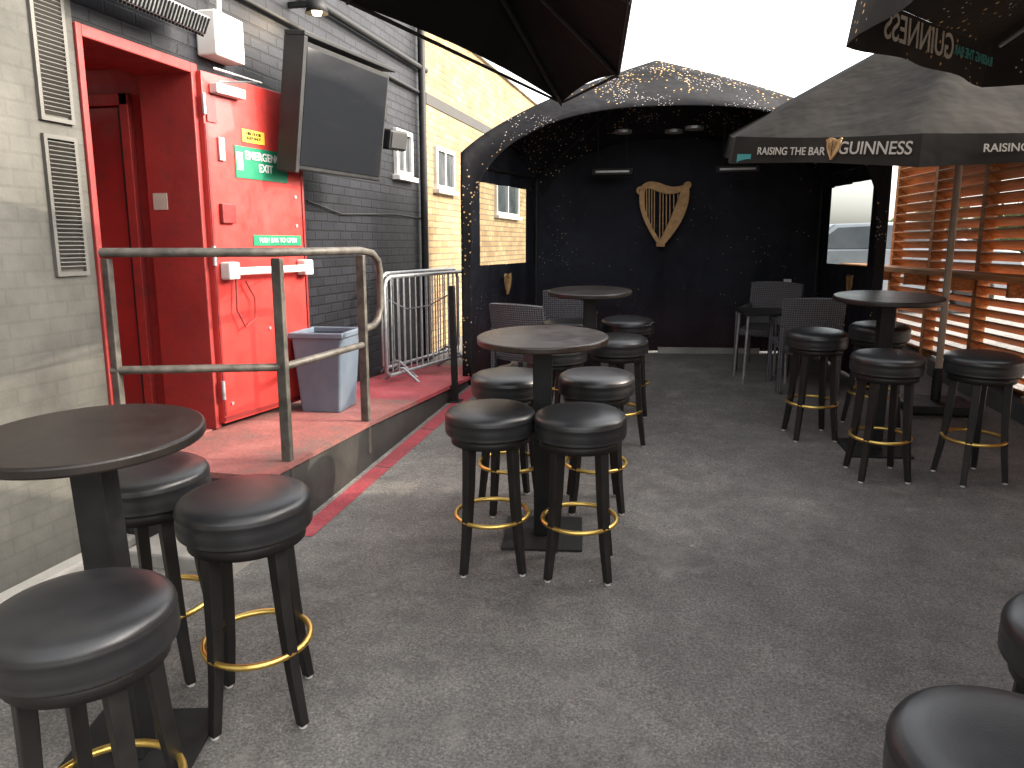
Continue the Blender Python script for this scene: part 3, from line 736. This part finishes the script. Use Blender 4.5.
# ---------------------------------------------------------------- awning overhead left
A=empty('overhead_awning')
rim=[(-.94,5.33,2.70),(-.48,4.54,2.70),(-.3,3.2,2.70),(-.45,2.2,2.74),(-3.0,1.1,3.35),(-3.0,1.7,3.35),(-1.37,2.95,2.70)]
ctr=Vector((-1.0,3.1,3.12))
bm=bmesh.new(); n=len(rim)
for i in range(n):
    a=Vector(rim[i]);b=Vector(rim[(i+1)%n]); rows=[]
    for j in range(7):
        f=j/6; rows.append([bm.verts.new(ctr.lerp(a.lerp(b,g/8),f)+Vector((0,0,.05*math.sin(math.pi*g/8)*f*(1 if f<1 else .8)))) for g in range(9)])
    for r1,r2 in zip(rows,rows[1:]):
        for g in range(8): bm.faces.new((r1[g],r2[g],r2[g+1],r1[g+1]))
bmesh.ops.remove_doubles(bm,verts=bm.verts,dist=.001); bmesh.ops.recalc_face_normals(bm,faces=bm.faces)
finish(bm,'canvas','awn',A,smooth=True)
bm=bmesh.new()
for i in range(n):
    a=Vector(rim[i]);b=Vector(rim[(i+1)%n]); addtube(bm,a-Vector((0,0,.01)),ctr-Vector((0,0,.05)),.012,8)
finish(bm,'ribs','blackmetal',A)
tube('edge_piping',[(p[0],p[1],p[2]) for p in rim],.009,'blackmetal',A,True)
bm=bmesh.new(); addbox(bm,-3.0,-2.85,1.0,1.8,3.3,3.45); addtube(bm,(-2.95,1.5,3.3),(-.5,2.5,2.74),.02); finish(bm,'wall_cassette','blackmetal',A,.01)
# ---------------------------------------------------------------- foliage beyond the fence
def foliage(name,c,rad,n,sz,seed):
    rng=random.Random(seed); e=empty(name,(c[0],c[1],fz(c[1])))
    bm=bmesh.new(); h=c[2]
    cl=[(Vector((rng.uniform(-1,1)*rad[0]*.75,rng.uniform(-1,1)*rad[1]*.75,h+rng.uniform(-1,1)*rad[2]*.75)),rng.uniform(.3,.6)*min(rad)) for _ in range(26)]
    for i in range(n):
        cc,cr=rng.choice(cl); v=Vector((rng.gauss(0,1),rng.gauss(0,1),rng.gauss(0,1))).normalized()*cr*rng.uniform(.5,1.1)
        p=cc+v; m=Matrix.Translation(p)@Euler((rng.uniform(0,6),rng.uniform(0,6),rng.uniform(0,6))).to_matrix().to_4x4()
        s=sz*rng.uniform(.6,1.3)
        vs=[bm.verts.new(m@Vector(q)) for q in ((-s,0,0),(0,-s*.5,0),(s,0,0),(0,s*.5,0))]; bm.faces.new(vs)
    finish(bm,'leaves','leaf',e)
    bm=bmesh.new(); addtube(bm,(0,0,0),(0,0,h),.12,12,.06)
    for cc,_ in cl[:8]: addtube(bm,(0,0,h*.6),cc,.04,8,.012)
    finish(bm,'trunk','bark',e)
foliage('shrub_tree',(5.0,9.5,2.0),(1.3,1.3,.9),4200,.07,1)
foliage('shrub_tree',(-1.2,17,2.2),(2.0,1.2,1.2),4200,.09,2)
foliage('shrub_tree',(8.5,27,1.6),(4.0,1.5,.8),4200,.14,3)
def car(x,y,rz):
    C=empty('parked_car',(x,y,fz(14)),(0,0,rz))
    prof=[(-2.1,.35),(-2.1,.75),(-1.95,.92),(-1.3,.98),(-.75,1.38),(.65,1.42),(1.45,1.02),(2.0,.95),(2.15,.6),(2.1,.3)]
    bm=bmesh.new(); rows=[]
    for k,yy in enumerate((-.85,-.8,.8,.85)):
        rows.append([bm.verts.new((x_*(1 if k in(1,2) else .985),yy*(1-.22*max(0,(z-.95))/.45),z)) for x_,z in prof])
    for a,b in zip(rows,rows[1:]):
        for i in range(len(prof)-1): bm.faces.new((a[i],a[i+1],b[i+1],b[i]))
    bm.faces.new(rows[0][::-1]); bm.faces.new(rows[-1]); bmesh.ops.recalc_face_normals(bm,faces=bm.faces)
    finish(bm,'body','car',C,.04,seg=3)
    bm=bmesh.new()
    for s in (-1,1):
        for xs_ in (((-1.15,1.0),(-.7,1.32),(-.08,1.35),(-.08,1.0)),((0,1.0),(0,1.355),(.6,1.36),(1.25,1.04))):
            v=[bm.verts.new((x_,s*(.86*(1-.22*max(0,(z-.95))/.45)+.006),z)) for x_,z in xs_]; bm.faces.new(v)
    finish(bm,'side_windows','glass',C)
    bm=bmesh.new()
    for sx in (-1.3,1.35):
        for s in (-1,1): addtube(bm,(sx,s*.68,.32),(sx,s*.88,.32),.32,28)
    finish(bm,'wheels','tyre',C,.03)
car(2.7,14.0,R(8)); car(3.6,18.5,R(4))
# ---------------------------------------------------------------- light + camera
w=bpy.data.worlds.new('World'); scene.world=w; w.use_nodes=True
nt=w.node_tree; bg=nt.nodes['Background']
sky=nt.nodes.new('ShaderNodeTexSky'); sky.sky_type='NISHITA'; sky.sun_disc=False
sun_vec=Vector((.93,.18,.0)).normalized(); elev=R(29)
az=math.atan2(sun_vec.x,sun_vec.y)
sky.sun_elevation=elev; sky.sun_rotation=az; sky.dust_density=5; sky.air_density=1.0
hs=nt.nodes.new('ShaderNodeHueSaturation'); hs.inputs['Saturation'].default_value=.28
wm=nt.nodes.new('ShaderNodeMix'); wm.data_type='RGBA'; wm.blend_type='MULTIPLY'; wm.inputs[0].default_value=1; wm.inputs[7].default_value=(1,.97,.925,1)
nt.links.new(sky.outputs[0],hs.inputs['Color']); nt.links.new(hs.outputs[0],wm.inputs[6]); nt.links.new(wm.outputs[2],bg.inputs[0]); bg.inputs[1].default_value=1.05
sd=bpy.data.lights.new('sun','SUN'); sd.energy=5.0; sd.angle=R(.5); sd.color=(1,.86,.66)
so=bpy.data.objects.new('sun',sd); COL.objects.link(so)
dv=Vector((sun_vec.x*math.cos(elev),sun_vec.y*math.cos(elev),math.sin(elev)))
so.rotation_euler=dv.to_track_quat('Z','Y').to_euler(); so.location=(10,0,10)
cd=bpy.data.cameras.new('camera'); cam=bpy.data.objects.new('camera',cd); COL.objects.link(cam); scene.camera=cam
cd.sensor_width=36; cd.lens=770/1024*36; cd.clip_end=1500; cd.clip_start=.05
cam.location=(0,0,1.78); cam.rotation_euler=(R(90-10.4),0,R(13.5))
